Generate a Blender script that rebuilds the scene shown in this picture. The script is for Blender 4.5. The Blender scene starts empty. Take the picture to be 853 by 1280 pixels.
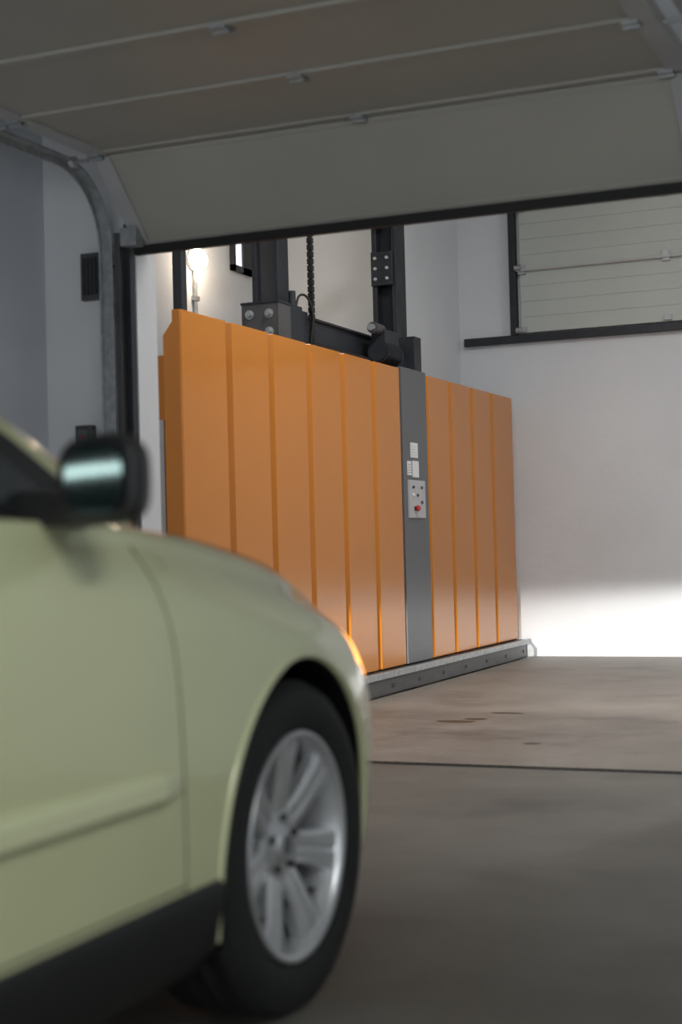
import bpy, bmesh, math, random
import numpy as np
from mathutils import Vector, Matrix
from mathutils.bvhtree import BVHTree
scene = bpy.context.scene
col = scene.collection
scene.view_settings.view_transform = 'Standard'

# ---------------------------------------------------------------- materials
def mat(name, c, rough=0.6, metal=0.0, var=0.08, nscale=3.0, bump=0.0, bscale=60.0,
        emit=None, estr=0.0, coat=0.0, coords='Object', rvar=0.0, spec=None):
    m = bpy.data.materials.new(name); m.use_nodes = True
    nt = m.node_tree; N = nt.nodes; L = nt.links
    b = N['Principled BSDF']
    tc = N.new('ShaderNodeTexCoord')
    no = N.new('ShaderNodeTexNoise'); no.inputs['Scale'].default_value = nscale
    no.inputs['Detail'].default_value = 6
    L.new(tc.outputs[coords], no.inputs['Vector'])
    r = N.new('ShaderNodeValToRGB')
    r.color_ramp.elements[0].position = 0.3; r.color_ramp.elements[1].position = 0.7
    r.color_ramp.elements[0].color = tuple(x*(1-var) for x in c)+(1,)
    r.color_ramp.elements[1].color = tuple(min(1, x*(1+var)) for x in c)+(1,)
    L.new(no.outputs['Fac'], r.inputs['Fac'])
    L.new(r.outputs['Color'], b.inputs['Base Color'])
    b.inputs['Roughness'].default_value = rough
    b.inputs['Metallic'].default_value = metal
    if spec is not None: b.inputs['Specular IOR Level'].default_value = spec
    if coat:
        b.inputs['Coat Weight'].default_value = coat
        b.inputs['Coat Roughness'].default_value = 0.06
    if rvar:
        mr = N.new('ShaderNodeMapRange')
        mr.inputs['To Min'].default_value = rough-rvar; mr.inputs['To Max'].default_value = rough+rvar
        L.new(no.outputs['Fac'], mr.inputs['Value']); L.new(mr.outputs['Result'], b.inputs['Roughness'])
    if bump:
        n2 = N.new('ShaderNodeTexNoise'); n2.inputs['Scale'].default_value = bscale
        n2.inputs['Detail'].default_value = 4
        L.new(tc.outputs[coords], n2.inputs['Vector'])
        bp = N.new('ShaderNodeBump'); bp.inputs['Strength'].default_value = bump
        bp.inputs['Distance'].default_value = 0.01
        L.new(n2.outputs['Fac'], bp.inputs['Height']); L.new(bp.outputs['Normal'], b.inputs['Normal'])
    if emit:
        b.inputs['Emission Color'].default_value = tuple(emit)+(1,)
        b.inputs['Emission Strength'].default_value = estr
    return m

M = {}
M['wall'] = mat('white_plaster', (0.78,0.79,0.81), 0.85, var=0.04, nscale=1.5, bump=0.15, bscale=25)
M['wallhall'] = mat('hall_plaster', (0.70,0.73,0.76), 0.85, var=0.05, nscale=1.2, bump=0.2, bscale=18)
M['wallnear'] = mat('bluegrey_plaster', (0.70,0.73,0.79), 0.85, var=0.04, nscale=1.5, bump=0.1, bscale=30)
M['ceil'] = mat('ceiling_paint', (0.5,0.5,0.5), 0.9)
M['orange'] = mat('orange_powdercoat', (0.60,0.205,0.014), 0.22, var=0.03, nscale=1.2, bump=0.03, bscale=400, coat=0.25)
M['grey'] = mat('grey_powdercoat', (0.12,0.125,0.135), 0.35, var=0.05, nscale=3)
M['lgrey'] = mat('light_grey_plate', (0.5,0.5,0.51), 0.4)
M['white'] = mat('label_white', (0.8,0.8,0.8), 0.5)
M['dark'] = mat('dark_steel', (0.026,0.03,0.037), 0.45, metal=0.2, var=0.2, nscale=8)
M['midsteel'] = mat('mid_steel_paint', (0.09,0.09,0.092), 0.45, metal=0.2, var=0.15, nscale=8)
M['galv'] = mat('galvanised_steel', (0.42,0.44,0.45), 0.45, metal=0.6, var=0.2, nscale=30)
M['black'] = mat('black_rubber', (0.012,0.012,0.012), 0.7)
M['blackpl'] = mat('black_plastic', (0.012,0.012,0.013), 0.45)
M['doorp'] = mat('door_panel_paint', (0.47,0.455,0.41), 0.5, var=0.05, nscale=2, bump=0.05, bscale=80)
M['doorfar'] = mat('far_door_paint', (0.50,0.535,0.505), 0.5, var=0.04, nscale=2)
M['red'] = mat('red_button', (0.5,0.02,0.02), 0.4)
M['lampw'] = mat('lamp_glass', (1,0.9,0.75), 0.4, emit=(1,0.84,0.64), estr=20)
M['tube'] = mat('tube_glass', (1,1,1), 0.4, emit=(1,0.97,0.92), estr=3)
M['skyglass'] = mat('added_fill_light', (0.9,0.93,1), 0.3, emit=(0.9,0.95,1), estr=1.3)
M['fillpane'] = mat('added_fill_pane', (0.9,0.93,1), 0.3, emit=(0.9,0.95,1), estr=1.0)  # glowing pane of the window added behind the camera as fill
M['paint'] = mat('car_paint_lime', (0.68,0.705,0.42), 0.26, metal=0.1, var=0.02, nscale=4, coat=0.9)
M['glassd'] = mat('tinted_glass', (0.012,0.016,0.017), 0.05, var=0.05, spec=0.6)
M['mirror'] = mat('mirror_glass', (0.34,0.47,0.46), 0.08, metal=1.0, var=0.02)
M['tyre'] = mat('tyre_rubber', (0.010,0.010,0.010), 0.75, bump=0.3, bscale=90)
M['alloy'] = mat('alloy_wheel', (0.66,0.67,0.68), 0.34, metal=0.7, var=0.05, nscale=15)
M['brake'] = mat('brake_disc', (0.10,0.095,0.09), 0.4, metal=0.9)
M['gap'] = mat('panel_gap', (0.12,0.125,0.07), 0.8)
M['amber'] = mat('amber_lens', (0.9,0.3,0.03), 0.2, emit=(1,0.38,0.07), estr=3.5)
M['hlamp'] = mat('headlamp_lens', (0.5,0.51,0.48), 0.08, metal=0.3)
M['oil'] = mat('oil_stain_film', (0.05,0.042,0.035), 0.35, var=0.2, nscale=12)

def floor_mat(name, c1, c2, nsc, rough, bump, plate=False):
    m = bpy.data.materials.new(name); m.use_nodes = True
    nt = m.node_tree; N = nt.nodes; L = nt.links; b = N['Principled BSDF']
    tc = N.new('ShaderNodeTexCoord')
    no = N.new('ShaderNodeTexNoise'); no.inputs['Scale'].default_value = nsc; no.inputs['Detail'].default_value = 10
    no.inputs['Roughness'].default_value = 0.68
    L.new(tc.outputs['Object'], no.inputs['Vector'])
    r = N.new('ShaderNodeValToRGB')
    r.color_ramp.elements[0].position = 0.32; r.color_ramp.elements[1].position = 0.68
    r.color_ramp.elements[0].color = c1+(1,); r.color_ramp.elements[1].color = c2+(1,)
    L.new(no.outputs['Fac'], r.inputs['Fac'])
    st = N.new('ShaderNodeTexNoise'); st.inputs['Scale'].default_value = 1.7; st.inputs['Detail'].default_value = 5
    mp = N.new('ShaderNodeMapping'); mp.inputs['Location'].default_value = (3.1,7.7,0)
    L.new(tc.outputs['Object'], mp.inputs['Vector']); L.new(mp.outputs['Vector'], st.inputs['Vector'])
    sr = N.new('ShaderNodeValToRGB')
    sr.color_ramp.elements[0].position = 0.30; sr.color_ramp.elements[0].color = (0.65,0.65,0.65,1)
    sr.color_ramp.elements[1].position = 0.45; sr.color_ramp.elements[1].color = (1,1,1,1)
    L.new(st.outputs['Fac'], sr.inputs['Fac'])
    mx = N.new('ShaderNodeMix'); mx.data_type = 'RGBA'; mx.blend_type = 'MULTIPLY'
    mx.inputs['Factor'].default_value = 1
    L.new(r.outputs['Color'], mx.inputs['A']); L.new(sr.outputs['Color'], mx.inputs['B'])
    L.new(mx.outputs['Result'], b.inputs['Base Color'])
    mr = N.new('ShaderNodeMapRange'); mr.inputs['To Min'].default_value = rough-0.12; mr.inputs['To Max'].default_value = rough+0.12
    L.new(no.outputs['Fac'], mr.inputs['Value']); L.new(mr.outputs['Result'], b.inputs['Roughness'])
    bp = N.new('ShaderNodeBump'); bp.inputs['Strength'].default_value = bump; bp.inputs['Distance'].default_value = 0.004
    if plate:
        mult = N.new('ShaderNodeMath'); mult.operation = 'MAXIMUM'
        for i, ang in enumerate((0.785, -0.785)):
            m2 = N.new('ShaderNodeMapping'); m2.inputs['Rotation'].default_value = (0,0,ang)
            L.new(tc.outputs['Object'], m2.inputs['Vector'])
            w = N.new('ShaderNodeTexWave'); w.inputs['Scale'].default_value = 10; w.inputs['Distortion'].default_value = 0
            L.new(m2.outputs['Vector'], w.inputs['Vector'])
            L.new(w.outputs['Fac'], mult.inputs[i])
        L.new(mult.outputs[0], bp.inputs['Height'])
        pr_ = N.new('ShaderNodeMapRange'); pr_.inputs['To Min'].default_value=0.84; pr_.inputs['To Max'].default_value=1.02
        L.new(mult.outputs[0], pr_.inputs['Value'])
        m3 = N.new('ShaderNodeMix'); m3.data_type='RGBA'; m3.blend_type='MULTIPLY'; m3.inputs['Factor'].default_value=1
        L.new(mx.outputs['Result'], m3.inputs['A']); L.new(pr_.outputs['Result'], m3.inputs['B'])
        L.new(m3.outputs['Result'], b.inputs['Base Color'])
    else:
        n2 = N.new('ShaderNodeTexNoise'); n2.inputs['Scale'].default_value = 40; n2.inputs['Detail'].default_value = 6
        L.new(tc.outputs['Object'], n2.inputs['Vector']); L.new(n2.outputs['Fac'], bp.inputs['Height'])
    L.new(bp.outputs['Normal'], b.inputs['Normal'])
    return m
M['concrete'] = floor_mat('concrete_floor', (0.115,0.107,0.092), (0.19,0.178,0.156), 1.6, 0.6, 0.25)
M['plate'] = floor_mat('tread_plate', (0.19,0.168,0.145), (0.29,0.26,0.228), 2.2, 0.5, 0.4, plate=True)

# ---------------------------------------------------------------- builder
class B:
    def __init__(s): s.v=[]; s.f=[]; s.m=[]; s.mats=[]; s.sm=[]
    def mi(s, k):
        if k not in s.mats: s.mats.append(k)
        return s.mats.index(k)
    def add(s, vs, fs, k, smooth=False):
        o=len(s.v); s.v += [tuple(p) for p in vs]
        for f in fs: s.f.append([i+o for i in f]); s.m.append(s.mi(k)); s.sm.append(smooth)
    def box(s, lo, hi, k):
        x0,y0,z0=lo; x1,y1,z1=hi
        vs=[(x0,y0,z0),(x1,y0,z0),(x1,y1,z0),(x0,y1,z0),(x0,y0,z1),(x1,y0,z1),(x1,y1,z1),(x0,y1,z1)]
        s.add(vs,[(0,3,2,1),(4,5,6,7),(0,1,5,4),(1,2,6,5),(2,3,7,6),(3,0,4,7)],k)
    def prism(s, poly, z0, z1, k):
        n=len(poly)
        z1s = z1 if isinstance(z1,(list,tuple)) else [z1]*n
        vs=[(p[0],p[1],z0) for p in poly]+[(p[0],p[1],z1s[i]) for i,p in enumerate(poly)]
        fs=[tuple(reversed(range(n))), tuple(range(n,2*n))]+[(i,(i+1)%n,n+(i+1)%n,n+i) for i in range(n)]
        s.add(vs,fs,k)
    def cyl(s, a, b, r, k, n=20, r2=None):
        a=Vector(a); b=Vector(b); d=(b-a).normalized(); r2 = r if r2 is None else r2
        t=Vector((0,0,1)) if abs(d.z)<0.9 else Vector((1,0,0))
        u=d.cross(t).normalized(); w=d.cross(u)
        vs=[]
        for c,rr in ((a,r),(b,r2)):
            for i in range(n):
                an=2*math.pi*i/n; vs.append(c+u*math.cos(an)*rr+w*math.sin(an)*rr)
        s.add(vs,[(i,n+i,n+(i+1)%n,(i+1)%n) for i in range(n)],k,True)
        s.add(vs[:n],[tuple(range(n))],k); s.add(vs[n:],[tuple(reversed(range(n)))],k)
    def lathe(s, prof, k, axis='x', n=64, c=(0,0,0), smooth=True):
        vs=[]
        for (r,a) in prof:
            for i in range(n):
                an=2*math.pi*i/n
                vs.append((c[0]+a, c[1]+r*math.cos(an), c[2]+r*math.sin(an)))
        fs=[]
        for j in range(len(prof)-1):
            for i in range(n):
                fs.append((j*n+i,(j+1)*n+i,(j+1)*n+(i+1)%n,j*n+(i+1)%n))
        s.add(vs,fs,k,smooth)
    def sweep(s, path, w, h, k, side=(1,0,0)):
        side=Vector(side); P=[Vector(p) for p in path]; vs=[]
        for i,p in enumerate(P):
            t=(P[min(i+1,len(P)-1)]-P[max(i-1,0)]).normalized(); nn=t.cross(side).normalized()
            for a,b in ((-1,-1),(1,-1),(1,1),(-1,1)): vs.append(p+side*a*w/2+nn*b*h/2)
        fs=[]
        for i in range(len(P)-1):
            for j in range(4): fs.append((i*4+j,i*4+(j+1)%4,(i+1)*4+(j+1)%4,(i+1)*4+j))
        fs.append((3,2,1,0)); e=(len(P)-1)*4; fs.append((e,e+1,e+2,e+3))
        s.add(vs,fs,k)
    def finish(s, name, parent=None, bevel=0.0, seg=2, loc=(0,0,0)):
        me=bpy.data.meshes.new(name); me.from_pydata(s.v,[],s.f)
        for k in s.mats: me.materials.append(M[k])
        for p,mi,sm in zip(me.polygons,s.m,s.sm): p.material_index=mi; p.use_smooth=sm
        bm=bmesh.new(); bm.from_mesh(me); bmesh.ops.recalc_face_normals(bm,faces=bm.faces); bm.to_mesh(me); bm.free()
        o=bpy.data.objects.new(name,me); col.objects.link(o); o.location=loc
        if parent: o.parent=parent
        if bevel:
            md=o.modifiers.new('bevel','BEVEL'); md.width=bevel; md.segments=seg; md.limit_method='ANGLE'; md.angle_limit=0.6
        return o
def empty(name, loc=(0,0,0)):
    e=bpy.data.objects.new(name,None); col.objects.link(e); e.location=loc; e.empty_display_size=0.2; return e
def simple(name, parts, bevel=0.0):
    b=B()
    for lo,hi,k in parts: b.box(lo,hi,k)
    return b.finish(name,bevel=bevel)

# ---------------------------------------------------------------- room shell
YD0, YD1 = 5.10, 5.25
YF = 11.45
simple('floor', [((-5.2,-4.2,-0.15),(2.7,5.76,0.0),'concrete'),
                 ((-5.2,5.76,-0.25),(2.7,11.7,-0.08),'concrete')])
wall_far=simple('wall_far', [((-5.2,YF,-0.15),(2.7,YF+0.2,4.3),'wallhall')])
simple('wall_hall_left', [((-5.2,YD1,-0.15),(-5.0,YF,4.3),'wallhall')])
simple('wall_pier', [((-5.0,10.25,-0.08),(-3.85,YF,4.3),'wallhall')])
simple('wall_hall_right', [((2.5,YD1,-0.15),(2.7,YF,4.3),'wallhall')])
simple('wall_left', [((-3.65,-4.0,0),(-3.45,YD0,2.85),'wallnear')])
simple('wall_right', [((2.5,-4.0,0),(2.7,YD0,2.85),'wallnear')])
simple('wall_back', [((-3.65,-4.2,0),(2.7,-4.0,2.85),'wallnear')])
OX0, OX1, OZ = -3.03, -0.80, 2.16
simple('wall_front_left', [((-5.0,YD0,0),(OX0,YD1,4.3),'wall')])
simple('wall_front_right', [((OX1,YD0,0),(2.7,YD1,4.3),'wall')])
simple('wall_front_lintel', [((OX0,YD0,OZ),(OX1,YD1,4.3),'wall')])
simple('ceiling', [((-3.65,-4.2,2.85),(2.7,YD0,3.0),'ceil'),
                   ((-5.2,YD1,4.3),(2.7,11.65,4.45),'wallhall')])
b=B()
b.box((-3.32,5.84,-0.08),(2.45,YF-0.01,0.0),'plate')
b.box((-3.32,5.765,-0.08),(2.45,5.832,-0.008),'dark')
b.finish('car_lift_platform')
random.seed(4)
b=B()
for (cx,cy,rx,ry) in [(-2.50,7.22,.11,.05),(-2.44,7.34,.06,.04),(-2.36,7.62,.10,.035),(-1.9,6.5,.04,.03)]:
    n=26; vs=[(cx+rx*math.cos(2*math.pi*i/n)*random.uniform(.75,1.1),cy+ry*math.sin(2*math.pi*i/n)*random.uniform(.7,1.1),0.0012) for i in range(n)]
    b.add(vs,[tuple(range(n))],'oil')
b.finish('oil_stains')

# ---------------------------------------------------------------- orange barrier
XF=-3.40; ZT=2.0; ZB=0.145; Y0=6.10; P=0.468
b=B()
for i in range(11):
    if i==6: continue
    y0=Y0+P*i; y1=y0+P
    if i==10: y1=11.33
    poly=[(XF-0.045,y0+0.014),(XF,y0+0.050),(XF,y1-0.014),(XF-0.045,y1-0.010)]
    if i==0: poly=[(XF-0.045,y0+0.004),(XF,y0+0.012),(XF,y1-0.014),(XF-0.045,y1-0.010)]
    b.prism(poly,ZB,ZT,'orange')
b.prism([(XF-0.085,Y0-0.012),(XF-0.002,Y0+0.003),(XF-0.002,Y0+0.012),(XF-0.085,Y0+0.012)],ZB,[ZT-0.12,ZT,ZT,ZT-0.12],'orange')
b.prism([(XF-0.02,11.325),(XF-0.003,11.325),(XF-0.06,11.43),(XF-0.08,11.43)],ZB,[ZT,ZT,ZT-0.12,ZT-0.12],'orange')
b.box((XF-0.20,6.16,ZB),(XF-0.09,6.20,1.80),'orange')
b.box((XF-0.175,6.150,ZB),(XF-0.125,6.16,1.50),'lgrey')
b.box((XF-0.075,6.2,ZB),(XF-0.048,11.3,ZT-0.02),'orange')
b.finish('orange_barrier_panels',bevel=0.003)
y0=Y0+P*6; y1=y0+P
b=B()
b.prism([(XF-0.046,y0+0.004),(XF+0.004,y0+0.010),(XF+0.004,y1-0.008),(XF-0.046,y1-0.004)],ZB,ZT+0.012,'grey')
f=XF+0.004
b.box((f,8.985,1.06),(f+0.012,9.275,1.30),'lgrey')
b.box((f,9.05,1.445),(f+0.003,9.18,1.54),'white')
b.box((f,8.985,1.33),(f+0.003,9.055,1.42),'white')
b.box((f,9.075,1.32),(f+0.003,9.19,1.425),'white')
for k in range(4): b.box((f+0.003,9.06,1.46+0.018*k),(f+0.0035,9.165,1.463+0.018*k),'lgrey')
for k in range(4): b.box((f+0.003,8.995,1.345+0.017*k),(f+0.0035,9.045,1.348+0.017*k),'grey')
for (yy,zz,rr,kk) in [(9.05,1.255,.009,'midsteel'),(9.20,1.255,.009,'midsteel'),(9.05,1.205,.010,'white'),(9.125,1.205,.009,'midsteel'),(9.20,1.16,.010,'midsteel')]:
    b.cyl((f+0.012,yy,zz),(f+0.022,yy,zz),rr,kk)
b.cyl((f+0.012,9.08,1.12),(f+0.025,9.08,1.12),0.014,'blackpl')
b.cyl((f+0.025,9.08,1.12),(f+0.038,9.08,1.12),0.019,'red')
b.cyl((f+0.012,9.135,1.12),(f+0.026,9.135,1.12),0.012,'red')
b.finish('control_cabinet',bevel=0.002)
b=B()
b.box((-3.47,5.95,0.0),(-3.345,11.38,0.135),'midsteel')
b.box((-3.345,5.95,0.10),(-3.325,11.38,0.14),'galv')
b.prism([(-3.345,11.36),(-3.29,11.36),(-3.29,11.44),(-3.345,11.44)],0.001,[0.13,0.06,0.06,0.13],'galv')
for i in range(12): b.cyl((-3.345,6.2+0.46*i,0.05),(-3.338,6.2+0.46*i,0.05),0.012,'dark',12)
b.finish('steel_kerb_rail',bevel=0.004)

# ---------------------------------------------------------------- lift machinery
b=B()
X0=-3.83
b.box((X0+.015,9.52,-0.08),(X0+0.05,9.70,4.29),'dark'); b.box((X0+0.16,9.52,-0.08),(X0+0.19,9.70,4.29),'dark')
b.box((X0+.02,9.60,-0.08),(X0+0.18,9.64,4.29),'dark')
b.box((X0+0.015,9.50,2.64),(X0+0.17,9.52,2.87),'dark')
for i in range(3):
    for xx in (X0+0.05,X0+0.135): b.cyl((xx,9.50,2.685+0.07*i),(xx,9.485,2.685+0.07*i),0.011,'lgrey',10)
b.box((X0-0.02,9.47,1.9),(X0+0.20,9.73,2.08),'dark')
b.finish('lift_mast',bevel=0.003)
b=B()
X1=-3.80
b.box((X1,7.66,-0.08),(X1+0.03,7.80,4.29),'dark'); b.box((X1+0.14,7.66,-0.08),(X1+0.165,7.80,4.29),'dark')
b.box((X1,7.71,-0.08),(X1+0.16,7.74,4.29),'midsteel')
b.box((-3.79,7.50,1.92),(-3.56,7.655,2.245),'midsteel')
b.box((-3.795,7.495,2.235),(-3.555,7.66,2.25),'dark')
b.box((-3.80,7.81,1.92),(-3.56,7.885,2.23),'dark')
b.box((-3.60,7.655,1.92),(-3.56,7.81,2.25),'dark')
for i in range(2):
    for j in range(2):
        b.cyl((-3.74+0.12*i,7.50,2.08+0.10*j),(-3.74+0.12*i,7.475,2.08+0.10*j),0.017,'galv',6)
        b.cyl((-3.74+0.12*i,7.50,2.08+0.10*j),(-3.74+0.12*i,7.495,2.08+0.10*j),0.026,'galv',20)
b.cyl((-3.58,7.72,2.25),(-3.58,7.72,2.33),0.02,'dark')
b.finish('lift_mast',bevel=0.004)
b=B()
b.box((-3.76,7.89,2.10),(-3.66,9.46,2.23),'dark')
b.box((-3.78,7.89,2.225),(-3.64,9.46,2.24),'dark')
b.finish('lift_cross_beam',bevel=0.003)
b=B()
mx_=-3.55; my_=8.92
b.cyl((mx_,my_,2.12),(mx_,my_+.30,2.12),0.062,'dark',28)
for i in range(9): b.cyl((mx_,my_+.01+0.03*i,2.12),(mx_,my_+.022+0.03*i,2.12),0.074,'dark',28)
b.cyl((mx_,my_-.08,2.26),(mx_,my_+.06,2.26),0.036,'midsteel',20)
b.cyl((mx_,my_-.11,2.26),(mx_,my_-.08,2.26),0.022,'galv',16)
b.box((mx_-.05,my_+.02,2.16),(mx_+.05,my_+.26,2.26),'dark')
b.box((mx_-.05,9.36,2.02),(mx_+.09,9.48,2.26),'dark')
b.box((mx_-.03,my_+.28,2.05),(mx_+.03,9.38,2.11),'dark')
b.finish('gear_motor',bevel=0.006)
b=B()
b.box((-3.80,9.05,3.05),(-3.70,9.51,3.13),'dark')
b.box((-3.80,9.05,3.02),(-3.72,9.10,4.29),'dark')
b.finish('guide_arm',bevel=0.003)
b=B()
for i in range(62): b.box((-3.565,7.90,1.75+0.04*i),(-3.535,7.93,1.782+0.04*i),'black')
b.box((-3.56,7.905,1.75),(-3.54,7.925,4.29),'black')
b.finish('cable_drag_chain')
b=B()
b.box((-3.625,6.44,-0.08),(-3.575,6.495,4.29),'dark')
b.finish('guide_post',bevel=0.003)
cu=bpy.data.curves.new('hydraulic_hose','CURVE'); cu.dimensions='3D'; cu.bevel_depth=0.007; cu.materials.append(M['black'])
sp=cu.splines.new('BEZIER'); pts=[(-3.60,7.80,2.25),(-3.58,7.86,2.33),(-3.545,7.89,2.28),(-3.545,7.89,2.05)]
sp.bezier_points.add(len(pts)-1)
for q,p in zip(sp.bezier_points,pts): q.co=p; q.handle_left_type=q.handle_right_type='AUTO'
o=bpy.data.objects.new('hydraulic_hose',cu); col.objects.link(o)

# lamp on hall left wall
LY=9.14; LZ=2.875
b=B()
b.cyl((-5.0,LY,LZ),(-4.97,LY,LZ),0.07,'lgrey',24)
prof_=[(0.001,0.12),(0.03,0.118),(0.055,0.102),(0.074,0.075),(0.078,0.045),(0.072,0.028)]
b.lathe(prof_,'lampw',n=24,c=(-5.0,LY,LZ))
b.cyl((-4.985,LY+.03,0.3),(-4.985,LY+.03,LZ-.06),0.016,'galv',12)
for z in (2.3,2.6,2.0): b.box((-5.0,LY,z),(-4.965,LY+.06,z+0.03),'galv')
b.finish('bulkhead_wall_lamp')
b=B()
yw0,yw1=9.72,10.05
b.box((-4.995,yw0,2.90),(-4.96,yw1,2.94),'dark'); b.box((-4.995,yw0,3.50),(-4.96,yw1,3.54),'dark')
b.box((-4.995,yw0,2.90),(-4.96,yw0+0.03,3.54),'dark'); b.box((-4.995,yw0+0.15,2.90),(-4.96,yw1,3.54),'dark')
b.box((-4.99,yw0+0.03,2.94),(-4.975,yw0+0.15,3.50),'skyglass')
b.finish('window_1')

# ---------------------------------------------------------------- far sectional door
b=B()
yf=YF-0.002
b.box((-3.80,yf-0.05,2.44),(0.2,yf,2.50),'dark')
b.box((-3.41,yf-0.07,2.50),(-3.36,yf,4.25),'dark')
for k in range(3):
    z0=2.51+0.485*k
    for j in range(4):
        zz=z0+0.121*j
        b.box((-3.33,yf-0.045,zz+0.0025),(0.1,yf-0.005,zz+0.1185),'doorfar')
    b.box((-3.33,yf-0.041,z0),(0.1,yf-0.006,z0+0.485),'doorfar')
    if k: 
        b.cyl((-3.35,yf-0.07,z0),(0.1,yf-0.07,z0),0.009,'lgrey',10)
    for xx in (-3.34,-2.22,-1.0):
        b.box((xx,yf-0.065,z0-0.03 if k else z0+0.01),(xx+0.06,yf-0.045,z0+0.05),'galv')
    b.cyl((-3.36,yf-0.08,z0+0.02),(-3.31,yf-0.08,z0+0.02),0.022,'galv',12)
b.finish('door_1',bevel=0.002,parent=wall_far)

# ---------------------------------------------------------------- overhead garage door (raised)
gd=empty('overhead_garage_door',(-1.92,3.6,2.3)); 
def gfin(b,name,bevel):
    o=b.finish(name,bevel=bevel); o.parent=gd; o.matrix_parent_inverse=Matrix.Translation((1.92,-3.6,-2.3)); return o
b=B()
ZK=2.365
seams=[4.79-0.505*i for i in range(6)]
x0,x1=-3.02,-0.83
def section(ya,za,yb,zb_,k='doorp',t=0.04):
    d=Vector((0,yb-ya,zb_-za)).normalized(); n=Vector((0,-d.z,d.y))
    if n.z<0: n=-n
    A=Vector((0,ya,za)); C=Vector((0,yb,zb_))
    def q(xa,xb,a,c,k,off0,off1):
        vs=[]
        for xx in (xa,xb):
            for p,of in ((a,off0),(c,off0),(c,off1),(a,off1)):
                vs.append((xx,p.y+n.y*of,p.z+n.z*of))
        b.add(vs,[(0,1,2,3),(7,6,5,4),(0,4,5,1),(1,5,6,2),(2,6,7,3),(3,7,4,0)],k)
    g=d*0.002
    q(x0,x1,A+g,C-g,k,0,t)
    q(x0,x1,A+d*0.004,A+d*0.034,k,-0.010,0.0)
    q(x0,x1,C-d*0.024,C-d*0.004,k,-0.006,0.0)
    for xa,xb in ((x0,x0+0.065),(x1-0.065,x1)):
        q(xa,xb,A+d*0.004,C-d*0.004,'lgrey',-0.012,0.0)
section(5.10,2.068,4.80,ZK-0.005)
for i in range(5): section(seams[i],ZK,seams[i+1],ZK)
b.box((x0,5.065,2.036),(x1,5.095,2.070),'black')
for s_ in seams[:5]:
    for xx in (-1.95,-3.0,-0.9):
        w=0.05
        b.box((xx-w/2,s_-0.035,ZK-0.020),(xx+w/2,s_+0.035,ZK-0.004),'galv')
        b.cyl((xx-w/2,s_,ZK-0.02),(xx+w/2,s_,ZK-0.02),0.009,'galv',10)
for xx,s1 in ((-3.04,-1),(-0.81,1)):
    for s_ in seams[:5]: 
        b.cyl((xx,s_,ZK-0.02),(xx+s1*0.06,s_,ZK-0.02),0.007,'galv',10)
        b.cyl((xx+s1*0.055,s_,ZK-0.02),(xx+s1*0.075,s_,ZK-0.02),0.022,'lgrey',14)
b.box((-3.04,5.00,2.06),(-2.97,5.06,2.13),'galv')
gfin(b,'door_leaf',0.002)
for xc,sg,nm in ((-3.115,1,'left'),(-0.735,-1,'right')):
    b=B()
    path=[(xc,5.03,0.0),(xc,5.03,2.05)]
    for i in range(1,13):
        a=i/12*math.pi/2; path.append((xc,5.03-0.30*(1-math.cos(a)),2.05+0.30*math.sin(a)))
    path.append((xc,2.0,2.35))
    b.sweep(path,0.045,0.006,'galv')
    p2=[(p[0]-sg*0.022,p[1],p[2]) for p in path]
    b.sweep(p2,0.005,0.05,'galv')
    b.box((min(xc+sg*0.03,xc+sg*0.055),5.03,0.0),(max(xc+sg*0.03,xc+sg*0.055),5.095,2.12),'midsteel')
    b.box((min(xc+sg*0.055,xc+sg*0.082),5.06,0.0),(max(xc+sg*0.055,xc+sg*0.082),5.095,2.16),'dark')
    for z in (0.4,1.1,1.8,2.0): b.box((xc-0.03,5.04,z),(xc+0.03,5.095,z+0.05),'galv')
    b.box((xc-0.02,3.2,2.35),(xc+0.0,3.25,2.845),'galv')
    gfin(b,'track_'+nm,0.0015)

b=B()
b.box((-3.265,5.07,1.88),(-3.16,5.098,2.065),'midsteel')
for i in range(5): b.box((-3.252+0.018*i,5.062,1.90),(-3.244+0.018*i,5.07,2.045),'dark')
b.finish('vent_grille',bevel=0.002)
b=B()
b.box((-3.30,5.06,1.29),(-3.225,5.098,1.39),'midsteel'); b.box((-3.285,5.052,1.31),(-3.24,5.06,1.37),'grey')
b.cyl((-3.262,5.052,1.345),(-3.262,5.046,1.345),0.006,'red')
b.finish('door_control_switch',bevel=0.004)

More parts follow.
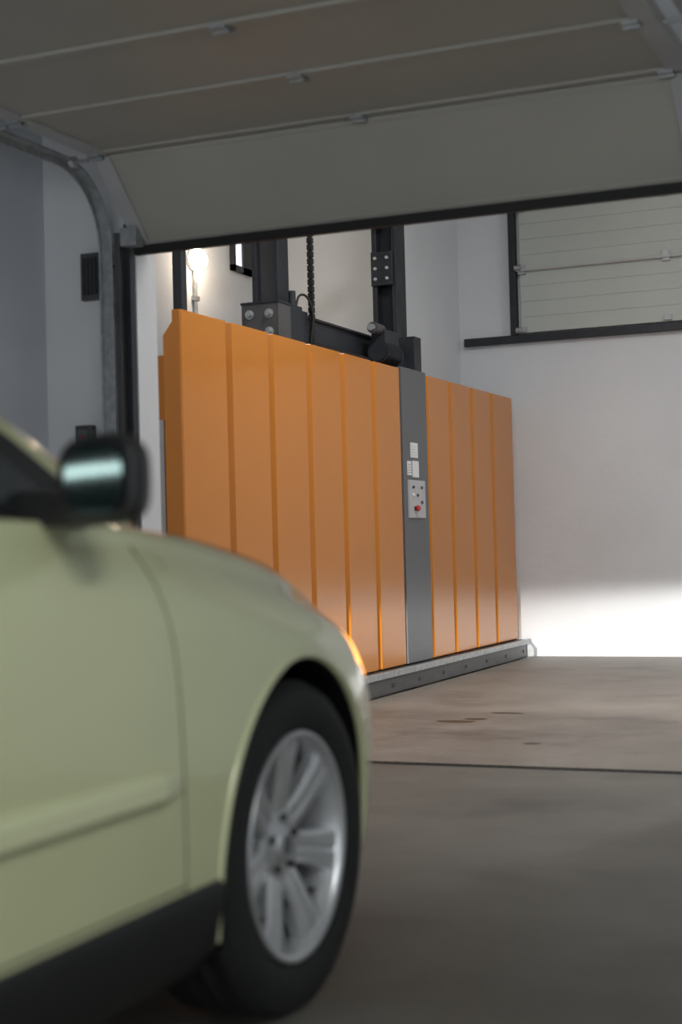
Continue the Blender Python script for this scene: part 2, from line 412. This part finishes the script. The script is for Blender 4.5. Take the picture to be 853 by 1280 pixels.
# ---------------------------------------------------------------- CAR
CX, CY = -2.10, 2.66
car=empty('car',(CX,CY,0))
ST=[( .93,.32,.30,.46,.27,.54,.22,.59,.16,.60,.61),
    ( .905,.24,.50,.48,.47,.57,.42,.615,.34,.64,.655),
    ( .84,.21,.61,.49,.57,.60,.52,.65,.43,.685,.705),
    ( .74,.20,.695,.49,.655,.61,.60,.675,.49,.72,.745),
    ( .60,.19,.765,.50,.728,.64,.672,.702,.55,.765,.79),
    ( .45,.19,.818,.53,.79,.66,.72,.735,.60,.808,.835),
    ( .30,.19,.858,.55,.830,.69,.750,.770,.638,.848,.872),
    ( .0,.19,.885,.56,.860,.72,.785,.822,.685,.893,.915),
    (-.35,.18,.885,.57,.868,.76,.805,.872,.72,.930,.948),
    (-.6,.18,.885,.57,.872,.78,.810,.900,.75,.942,.955),
    (-1.2,.18,.885,.57,.875,.80,.815,.925,.76,.95,.96),
    (-2.0,.18,.885,.57,.875,.81,.81,.94,.76,.96,.965),
    (-2.64,.19,.885,.57,.875,.82,.80,.95,.75,.965,.97),
    (-3.0,.2,.88,.57,.865,.82,.78,.95,.73,.97,.975),
    (-3.3,.24,.85,.57,.835,.82,.75,.94,.70,.96,.965),
    (-3.48,.28,.80,.57,.78,.80,.70,.92,.62,.94,.945),
    (-3.56,.34,.70,.57,.66,.76,.58,.88,.5,.90,.905)]
A=np.array(ST)[::-1]
xs=A[:,0]
def pchip(xq,x,y):
    h=np.diff(x); dl=np.diff(y)/h; d=np.zeros_like(y)
    for i in range(1,len(x)-1):
        if dl[i-1]*dl[i]>0:
            w1=2*h[i]+h[i-1]; w2=h[i]+2*h[i-1]; d[i]=(w1+w2)/(w1/dl[i-1]+w2/dl[i])
    d[0]=dl[0]; d[-1]=dl[-1]
    i=int(np.clip(np.searchsorted(x,xq)-1,0,len(x)-2)); t=(xq-x[i])/h[i]
    return ((1+2*t)*(1-t)**2*y[i]+t*(1-t)**2*h[i]*d[i]+t*t*(3-2*t)*y[i+1]+t*t*(t-1)*h[i]*d[i+1])
def ctrl(x):
    zb,lm,z4,ls,z5,lc,zc,lh,zh,zhc=[pchip(x,xs,A[:,k]) for k in range(1,11)]
    return [(0,zb),(lm*.7,zb),(lm*.93,zb+.01),(lm*.985,zb+.10),(lm,z4),(ls,z5),(lc,zc),(lh,zh),(lh*.5,zh+(zhc-zh)*.75),(0,zhc)]
def prof(x,nu=60):
    c=ctrl(x); ext=[(-c[1][0],c[1][1])]+c+[(-c[-2][0],c[-2][1])]
    out=[]
    for k in range(nu+1):
        u=k/nu*9; i=min(int(u),8); t=u-i
        p0,p1,p2,p3=[np.array(ext[i+j]) for j in range(4)]
        q=0.5*((2*p1)+(-p0+p2)*t+(2*p0-5*p1+4*p2-p3)*t*t+(-p0+3*p1-3*p2+p3)*t**3)
        out.append((max(0,q[0]) if 0<k<nu else 0.0,q[1]))
    return out
NU=60
xq=np.concatenate([np.linspace(-3.56,-3.2,12)[:-1],np.linspace(-3.2,.3,117)[:-1],np.linspace(.3,.93,46)])
verts=[];faces=[];ring=2*NU
for x in xq:
    pr=prof(x,NU)
    for (l,z) in pr: verts.append((l,x,z))
    for (l,z) in reversed(pr[1:-1]): verts.append((-l,x,z))
n=len(xq)
for i in range(n-1):
    for j in range(ring):
        faces.append((i*ring+j,i*ring+(j+1)%ring,(i+1)*ring+(j+1)%ring,(i+1)*ring+j))
faces.append(tuple(range(ring))); faces.append(tuple(reversed(range((n-1)*ring,n*ring))))
me=bpy.data.meshes.new('body'); me.from_pydata(verts,[],faces)
bm=bmesh.new(); bm.from_mesh(me); bmesh.ops.recalc_face_normals(bm,faces=bm.faces); bm.to_mesh(me)
bvh=BVHTree.FromBMesh(bm); bm.free()
body=bpy.data.objects.new('body',me); col.objects.link(body)
def side(x,z,off=0.0):
    h=bvh.ray_cast(Vector((2,x,z)),Vector((-1,0,0)))
    return (h[0].x+off) if h[0] else 0.8
RW=0.366
cut=B()
for ax in (0.0,-2.64):
    for s in (1,-1):
        cut.cyl((s*0.60,ax,0.315),(s*1.1,ax,0.315),RW,'blackpl',64)
        cut.box((min(s*.60,s*1.1),ax-0.30,0.0),(max(s*.60,s*1.1),ax+0.30,0.20),'blackpl')
co=cut.finish('cutter')
md=body.modifiers.new('b','BOOLEAN'); md.object=co; md.operation='DIFFERENCE'; md.solver='EXACT'; md.use_self=True
dg=bpy.context.evaluated_depsgraph_get()
me2=bpy.data.meshes.new_from_object(body.evaluated_get(dg))
body.modifiers.clear(); body.data=me2; bpy.data.objects.remove(co)
me2.materials.clear()
for k in ('paint','blackpl','hlamp','amber','black'): me2.materials.append(M[k])
for p in me2.polygons:
    c=p.center; mi=0
    dist=[max(math.hypot(me2.vertices[v].co.y-ax,me2.vertices[v].co.z-0.315) for v in p.vertices) for ax in (0,-2.64)]
    if min(dist)<RW+0.002 and abs(c.x)>0.55: mi=1
    elif c.z<0.325 and c.y<0.3 and c.y>-3.0: mi=1
    elif c.z<0.24: mi=1
    elif p.normal.z<-0.75: mi=1
    elif c.y>0.355 and abs(c.x)>0.42:
        lo=0.60+0.02*(0.9-c.y)+max(0,0.46-c.y)*0.35; hi=0.675+(0.75-c.y)*0.10
        if c.z>lo and c.z<hi and p.normal.z<0.8:
            mi=2
            if c.y<0.475: mi=3
    if mi==0 and c.y>0.83:
        if abs(c.x)<0.30 and 0.47<c.z<0.66: mi=4
        elif abs(c.x)<0.5 and 0.28<c.z<0.38: mi=4
    p.material_index=mi; p.use_smooth=True
bm=bmesh.new(); bm.from_mesh(me2)
for e in bm.edges:
    if len(e.link_faces)==2 and e.calc_face_angle(0)>0.6: e.smooth=False
bm.to_mesh(me2); bm.free()
body.parent=car

def curve(name,pts,r,k,parent=car,cyc=False):
    cu=bpy.data.curves.new(name,'CURVE'); cu.dimensions='3D'; cu.bevel_depth=r; cu.bevel_resolution=3
    cu.materials.append(M[k]); sp=cu.splines.new('POLY'); sp.points.add(len(pts)-1); sp.use_cyclic_u=cyc
    for q,p in zip(sp.points,pts): q.co=(p[0],p[1],p[2],1)
    o=bpy.data.objects.new(name,cu); col.objects.link(o); o.parent=parent; return o
for s,nm in ((1,'r'),(-1,'l')):
    for ax,an in ((0.0,'f'),(-2.64,'b')):
        pts=[]
        for i in range(41):
            a=math.radians(-14+208*i/40); x=ax+math.cos(a)*(RW+0.004); z=0.315+math.sin(a)*(RW+0.004)
            pts.append((s*side(x*1.0,max(z,.23),-0.005),x,z))
        curve('arch_lip_%s%s'%(an,nm),pts,0.010,'paint')
    for k,(xa,xb) in enumerate([(-.49,-.52),(-1.50,-1.50),(-2.32,-2.30)]):
        pts=[]
        for i in range(30):
            t=i/29; z=0.33+t*(0.90-0.33)
            x=xa+(xb-xa)*t
            pts.append((s*side(x,z,-0.0008),x,z))
        curve('door_gap_%d%s'%(k,nm),pts,0.0024,'gap')
    pts=[(s*side(-.49-i*.05,0.345,-0.0005),-.49-i*.05,0.345) for i in range(37)]
    curve('sill_gap_'+nm,pts,0.0025,'gap')
    pts=[]
    for i in range(40):
        x=-.30+i/39*1.06; pr=prof(x,90); l,z=pr[68]
        pts.append((s*l,x,z-0.0005))
    curve('bonnet_gap_'+nm,pts,0.003,'gap')
for s,nm in ((1,'r'),(-1,'l')):
    b=B()
    for (xa,xb) in ((-.515,-1.48),(-1.52,-2.2)):
        rows=[]; NN=30
        for i in range(NN+1):
            x=xa+(xb-xa)*i/NN; tp=min(1,i/2.0,(NN-i)/2.0)
            sec=[]
            for dz,of in ((-.026,-.003),(-.026,.012),(-.018,.017),(.006,.015),(.020,.007),(.025,-.003)):
                z=0.522+dz*(0.75+0.25*tp); sec.append((s*(side(x,z)+of*(0.3+0.7*tp)),x,z))
            rows.append(sec)
        vs=[p for r_ in rows for p in r_]; fs=[]
        for i in range(NN):
            for j in range(5): fs.append((i*6+j,i*6+j+1,(i+1)*6+j+1,(i+1)*6+j))
        b.add(vs,fs,'paint')
    b.finish('side_strip_'+nm,parent=car)
    b=B(); rows=[]
    NN=40
    for i in range(NN+1):
        x=-.37-1.90*i/NN
        rows.append([(s*(side(x,0.33)+0.002),x,0.335),(s*(side(x,0.31)+.010),x,0.315),(s*(side(x,.22)+.006),x,0.22),(s*0.82,x,0.17),(s*0.70,x,0.165)])
    vs=[p for r_ in rows for p in r_]; fs=[]
    for i in range(NN):
        for j in range(4): fs.append((i*5+j,i*5+j+1,(i+1)*5+j+1,(i+1)*5+j))
    b.add(vs,fs,'blackpl',True); b.finish('sill_skirt_'+nm,parent=car)
    b=B()
    for x in (-1.33,-2.18):
        y_=side(x,0.80)
        b.box((min(s*(y_),s*(y_+.03)),x-0.09,0.79),(max(s*(y_),s*(y_+.03)),x+0.09,0.815),'paint')
    b.finish('door_handles_'+nm,parent=car,bevel=0.008,seg=3)

# greenhouse
belt=[(-.16,0),(-.22,.42),(-.36,.66),(-.47,.742),(-1.42,.79),(-1.52,.79),(-2.25,.775),(-2.36,.77),(-3.0,.73),(-3.2,.66),(-3.36,0)]
roof=[(-1.06,0),(-1.10,.33),(-1.20,.50),(-1.30,.565),(-1.62,.60),(-1.72,.60),(-2.30,.59),(-2.42,.585),(-2.85,.56),(-2.98,.50),(-3.06,0)]
def cr(pts,u):
    pts=[(pts[1][0],-pts[1][1])]+pts+[(pts[-2][0],-pts[-2][1])]
    i=min(int(u),9); t=u-i
    p0,p1,p2,p3=[np.array(pts[i+j]) for j in range(4)]
    return 0.5*((2*p1)+(-p0+p2)*t+(2*p0-5*p1+4*p2-p3)*t*t+(-p0+3*p1-3*p2+p3)*t**3)
US=[]
for i in range(10):
    k=12 if i in (0,1,3,5,7,9) else 6
    US+= [i+j/k for j in range(k)]
US.append(10.0)
TS=[-.12,-.04,0,.05,.10,.2,.3,.4,.5,.6,.7,.78,.84,.88,.92,.96,1.0]
z0,z1=0.935,1.385
def gp(u,t):
    a=cr(belt,u); c=cr(roof,u); tt=t
    p=a+(c-a)*tt; bul=0.035*math.sin(math.pi*max(0,min(1,t)))
    cen=np.array((-2.0,0)); d=p-cen; d=d/np.linalg.norm(d)
    if 2.5<u<8.5: d=np.array((0,1.0))
    elif u<2.5 : d=np.array((1.0,0.3)); d/=np.linalg.norm(d)
    else: d=np.array((-1.0,0.3)); d/=np.linalg.norm(d)
    p=p+d*bul
    if u in(0.0,10.0): p[1]=0
    return (p[1],p[0],z0+(z1-z0)*t)
b=B(); nU=len(US)
for s in (1,-1):
    vs=[];
    for t in TS:
        for u in US:
            p=gp(u,t); vs.append((s*p[0],p[1],p[2]))
    for q in (0.25,0.5,0.75,1.0):
        for u in US:
            c=cr(roof,u); 
            vs.append((s*c[1]*(1-q) if q<1 else 0.0, c[0], z1+0.062*(1-(1-q)**2)*math.sin(math.pi*min(1,max(0,(-1.0-c[0])/2.1*0.8+0.1)))))
    nT=len(TS)+4
    groups={}
    for r_ in range(nT-1):
        for j in range(nU-1):
            u=(US[j]+US[j+1])/2
            if r_<len(TS)-1:
                t=(TS[r_]+TS[r_+1])/2
                if t<0.0: k='blackpl' if u>2 else 'black'
                elif t>0.92: k='paint'
                elif u<2: k='glassd' if t<.9 else 'blackpl'
                elif u<3: k='paint' if u>2.15 else 'blackpl'
                elif u<8:
                    k='glassd'
                    if t>.84 or t<.05: k='blackpl'
                    if 4<u<5 or 6<u<7 or 3<u<3.17 or u>7.9: k='blackpl'
                elif u<9: k='paint'
                else: k='glassd' if .1<t<.88 else 'paint'
            else: k='paint'
            groups.setdefault(k,[]).append((r_*nU+j,r_*nU+j+1,(r_+1)*nU+j+1,(r_+1)*nU+j))
    o0=len(b.v); b.v+=vs
    for k,fs in groups.items():
        for f_ in fs: b.f.append([i+o0 for i in f_]); b.m.append(b.mi(k)); b.sm.append(True)
g=b.finish('cabin',parent=car)
bm=bmesh.new(); bm.from_mesh(g.data); bmesh.ops.remove_doubles(bm,verts=bm.verts,dist=0.0005); bmesh.ops.recalc_face_normals(bm,faces=bm.faces); bm.to_mesh(g.data); bm.free()

# door mirrors
for s,nm in ((1,'r'),(-1,'l')):
    b=B(); cx,cy,cz=0.918,-.80,0.995
    rings=[];nn=36
    for (dy,sc) in ((-.002,.90),(0.0,.97),(.012,1.0),(.04,.98),(.075,.88),(.10,.70),(.115,.45),(.12,.12)):
        rg=[]
        for i in range(nn):
            a=2*math.pi*i/nn; ca,sa=math.cos(a),math.sin(a); e=0.6
            x_=math.copysign(abs(ca)**e,ca)*0.078*sc; z_=math.copysign(abs(sa)**e,sa)*0.066*sc
            z_*= 1.0+0.08*(ca)
            rg.append((s*(cx+x_),cy+dy*.8-0.02*x_/0.082,cz+z_))
        rings.append(rg)
    vs=[p for r_ in rings for p in r_]; fs=[]
    for i in range(len(rings)-1):
        for j in range(nn): fs.append((i*nn+j,i*nn+(j+1)%nn,(i+1)*nn+(j+1)%nn,(i+1)*nn+j))
    fs.append(tuple(range((len(rings)-1)*nn,len(rings)*nn)))
    b.add(vs,fs,'blackpl',True)
    b.add([(p[0],p[1],p[2]) for p in rings[0]],[tuple(range(nn))],'blackpl')
    gl=[]
    for p in rings[0]:
        gl.append((s*cx+(p[0]-s*cx)*.84,p[1]-0.004,cz+(p[2]-cz)*.84))
    b.add(gl,[tuple(range(nn))],'mirror')
    b.add([(s*.76,-.62,.925),(s*.90,-.72,.935),(s*.90,-.78,.935),(s*.76,-.76,.925),
           (s*.75,-.60,.99),(s*.90,-.70,.965),(s*.90,-.78,.965),(s*.75,-.76,.985)],
          [(0,1,2,3),(4,5,6,7),(0,1,5,4),(1,2,6,5),(2,3,7,6),(3,0,4,7)],'blackpl')
    b.finish('door_mirror_'+nm,parent=car,bevel=0.003)

# wheels
def wheel(name,s,ax):
    b=B()
    tp=[(.215,-.085),(.235,-.098),(.27,-.104),(.295,-.099),(.308,-.088)]
    x=-.083
    for g_ in range(4):
        tp+=[(.3155,x),(.316,x+.03),(.309,x+.031),(.309,x+.038)]; x+=.042
    tp=tp[:-2]+[(.308,.088),(.295,.099),(.27,.104),(.235,.098),(.218,.085)]
    b.lathe(tp,'tyre',n=96)
    for i in range(72):
        a=2*math.pi*i/72
        for sg in (-1,1):
            ca,sa=math.cos(a),math.sin(a); t_=Vector((0,-sa,ca)); r_=Vector((0,ca,sa))
            vs=[]
            for (ax_,rr) in ((sg*.070,.3175),(sg*.094,.305)):
                for w_ in (-.009,.009): vs.append(Vector((ax_,0,0))+r_*rr+t_*w_)
            for (ax_,rr) in ((sg*.070,.300),(sg*.094,.290)):
                for w_ in (-.009,.009): vs.append(Vector((ax_,0,0))+r_*rr+t_*w_)
            b.add(vs,[(0,1,3,2),(4,5,7,6),(0,1,5,4),(2,3,7,6),(0,2,6,4),(1,3,7,5)],'tyre')
    b.lathe([(.214,.086),(.220,.092),(.217,.097),(.208,.094),(.203,.080),(.196,.04),(.190,-.02),(.19,-.08)],'alloy',n=72)
    b.lathe([(.001,-.03),(.189,-.03)],'blackpl',n=48)
    b.lathe([(.145,-.02),(.145,.0),(.05,.0)],'brake',n=48)
    b.lathe([(.001,.066),(.022,.066),(.030,.062),(.034,.052),(.062,.056),(.074,.05),(.080,.035),(.08,0)],'alloy',n=48)
    b.lathe([(.001,.068),(.020,.067)],'grey',n=24)
    for i in range(5):
        a=2*math.pi*i/5+.3; cc=(math.cos(a)*.052,math.sin(a)*.052)
        b.cyl((.050,cc[0],cc[1]),(.064,cc[0],cc[1]),.008,'brake',8)
    NS=7
    for i in range(NS):
        a=2*math.pi*i/NS+math.pi/2
        r_=Vector((0,math.cos(a),math.sin(a))); t_=Vector((0,-math.sin(a),math.cos(a)))
        rows=[(.055,.034,.052,.03),(.09,.031,.062,.03),(.13,.033,.070,.035),(.17,.039,.077,.045),(.195,.046,.080,.05),(.212,.053,.083,.06)]
        vs=[]
        for (rr,hw,fr,bk) in rows:
            for (w_,x_) in ((-hw,bk),(-hw,fr-.008),(-hw*.72,fr),(-.006,fr),(0,fr-.004),(.006,fr),(hw*.72,fr),(hw,fr-.008),(hw,bk)):
                vs.append(Vector((x_,0,0))+r_*rr+t_*w_)
        fs=[]
        m_=9
        for j in range(len(rows)-1):
            for k in range(m_-1): fs.append((j*m_+k,j*m_+k+1,(j+1)*m_+k+1,(j+1)*m_+k))
            fs.append((j*m_+m_-1,j*m_,(j+1)*m_,(j+1)*m_+m_-1))
        b.add(vs,fs,'alloy',False)
    o=b.finish(name,parent=car); o.location=(s*0.760,ax,0.3175)
    if s<0: o.rotation_euler=(0,0,math.pi)
    return o
wheel('wheel_fr',1,0.0); wheel('wheel_fl',-1,0.0); wheel('wheel_rr',1,-2.64); wheel('wheel_rl',-1,-2.64)
b=B(); b.box((-.26,.925,.40),(.26,.937,.46),'white'); b.box((-.26,-3.575,.62),(.26,-3.56,.73),'white')
for s in (1,-1): b.box((min(s*.60,s*.74),-3.52,.70),(max(s*.60,s*.74),-3.40,.93),'red')
b.finish('plates_and_tail_lamps',parent=car,bevel=0.005)

# ---------------------------------------------------------------- lights
def area(name,loc,size,sy,power,colr,rot=(0,0,0),parent=None):
    l=bpy.data.lights.new(name,'AREA'); l.shape='RECTANGLE'; l.size=size; l.size_y=sy; l.energy=power; l.color=colr
    o=bpy.data.objects.new(name,l); col.objects.link(o); o.location=loc; o.rotation_euler=rot
    if parent: o.parent=parent
    return o
def fixture(name,x,y,z,lx,ly,power,colr):
    b=B(); b.box((x-lx/2,y-ly/2,z-.06),(x+lx/2,y+ly/2,z),'lgrey'); b.box((x-lx/2+.02,y-ly/2+.02,z-.075),(x+lx/2-.02,y+ly/2-.02,z-.06),'tube')
    o=b.finish(name); area('tube_light',(x,y,z-.09),lx,ly,power,colr,parent=o); return o
fixture('ceiling_light_fixture',-1.9,6.8,4.3,.3,1.5,76,(1,.975,.945))
fixture('ceiling_light_fixture',0.4,8.6,4.3,.3,1.5,52,(.98,.99,1))
fixture('ceiling_light_fixture',1.2,0.3,2.85,.3,1.5,50,(.95,.99,.97))
b=B()  # unseen window, added behind the camera to brighten raised door and near wall
wx0,wx1,wz0,wz1=-3.0,1.4,0.35,2.45
for xa in (wx0,wx0+1.1,wx0+2.2,wx0+3.3,wx1): b.box((xa-.03,-4.0,wz0-.03),(xa+.03,-3.95,wz1+.03),'midsteel')
for za in (wz0,(wz0+wz1)/2,wz1): b.box((wx0,-4.0,za-.03),(wx1,-3.95,za+.03),'midsteel')
b.box((wx0,-3.995,wz0),(wx1,-3.98,wz1),'fillpane')
o=b.finish('added_fill_window')
area('added_fill_light',(-.8,-3.93,1.4),4.3,2.0,80,(.93,.97,1.0),rot=(math.radians(90),0,0),parent=o)  # fill light of the added window, stands in for daylight from behind
l=bpy.data.lights.new('bulb_light','POINT'); l.energy=6; l.color=(1,.78,.55); l.shadow_soft_size=.05
o=bpy.data.objects.new('bulb_light',l); col.objects.link(o); o.location=(-4.76,LY,LZ)
o.parent=bpy.data.objects['bulkhead_wall_lamp']
for s,nm in ((1,'r'),(-1,'l')):
    l=bpy.data.lights.new('headlamp_beam_'+nm,'SPOT'); l.energy=1300; l.color=(1,.96,.90)
    l.spot_size=math.radians(54); l.spot_blend=0.5; l.shadow_soft_size=0.03
    o=bpy.data.objects.new('headlamp_beam_'+nm,l); col.objects.link(o); o.parent=car
    o.location=(s*.58,.95,.66)
    o.rotation_euler=(math.radians(90-5.2),0,math.radians(-6))
    o.scale=(1.0,0.17,1.0)
w=bpy.data.worlds.new('world'); scene.world=w; w.use_nodes=True
w.node_tree.nodes['Background'].inputs[0].default_value=(.5,.55,.62,1)
w.node_tree.nodes['Background'].inputs[1].default_value=.05

# ---------------------------------------------------------------- camera
cam=bpy.data.cameras.new('camera'); co=bpy.data.objects.new('camera',cam); col.objects.link(co)
cam.sensor_fit='VERTICAL'; cam.sensor_height=36; cam.sensor_width=24; cam.lens=1900/1280*36
yaw=math.atan(816/1900); pitch=math.atan(43/1900); roll=.026
hf=Vector((-math.sin(yaw),math.cos(yaw),0)); rt=Vector((math.cos(yaw),math.sin(yaw),0)); up=Vector((0,0,1))
fw=hf*math.cos(pitch)+up*math.sin(pitch); u2=up*math.cos(pitch)-hf*math.sin(pitch)
R=rt*math.cos(roll)-u2*math.sin(roll); U=u2*math.cos(roll)+rt*math.sin(roll)
mtx=Matrix((( R.x,U.x,-fw.x,0),(R.y,U.y,-fw.y,0),(R.z,U.z,-fw.z,.89),(0,0,0,1)))
co.matrix_world=mtx
cam.dof.use_dof=True; cam.dof.focus_distance=9.6; cam.dof.aperture_fstop=2.4
cam.clip_start=0.05
scene.camera=co
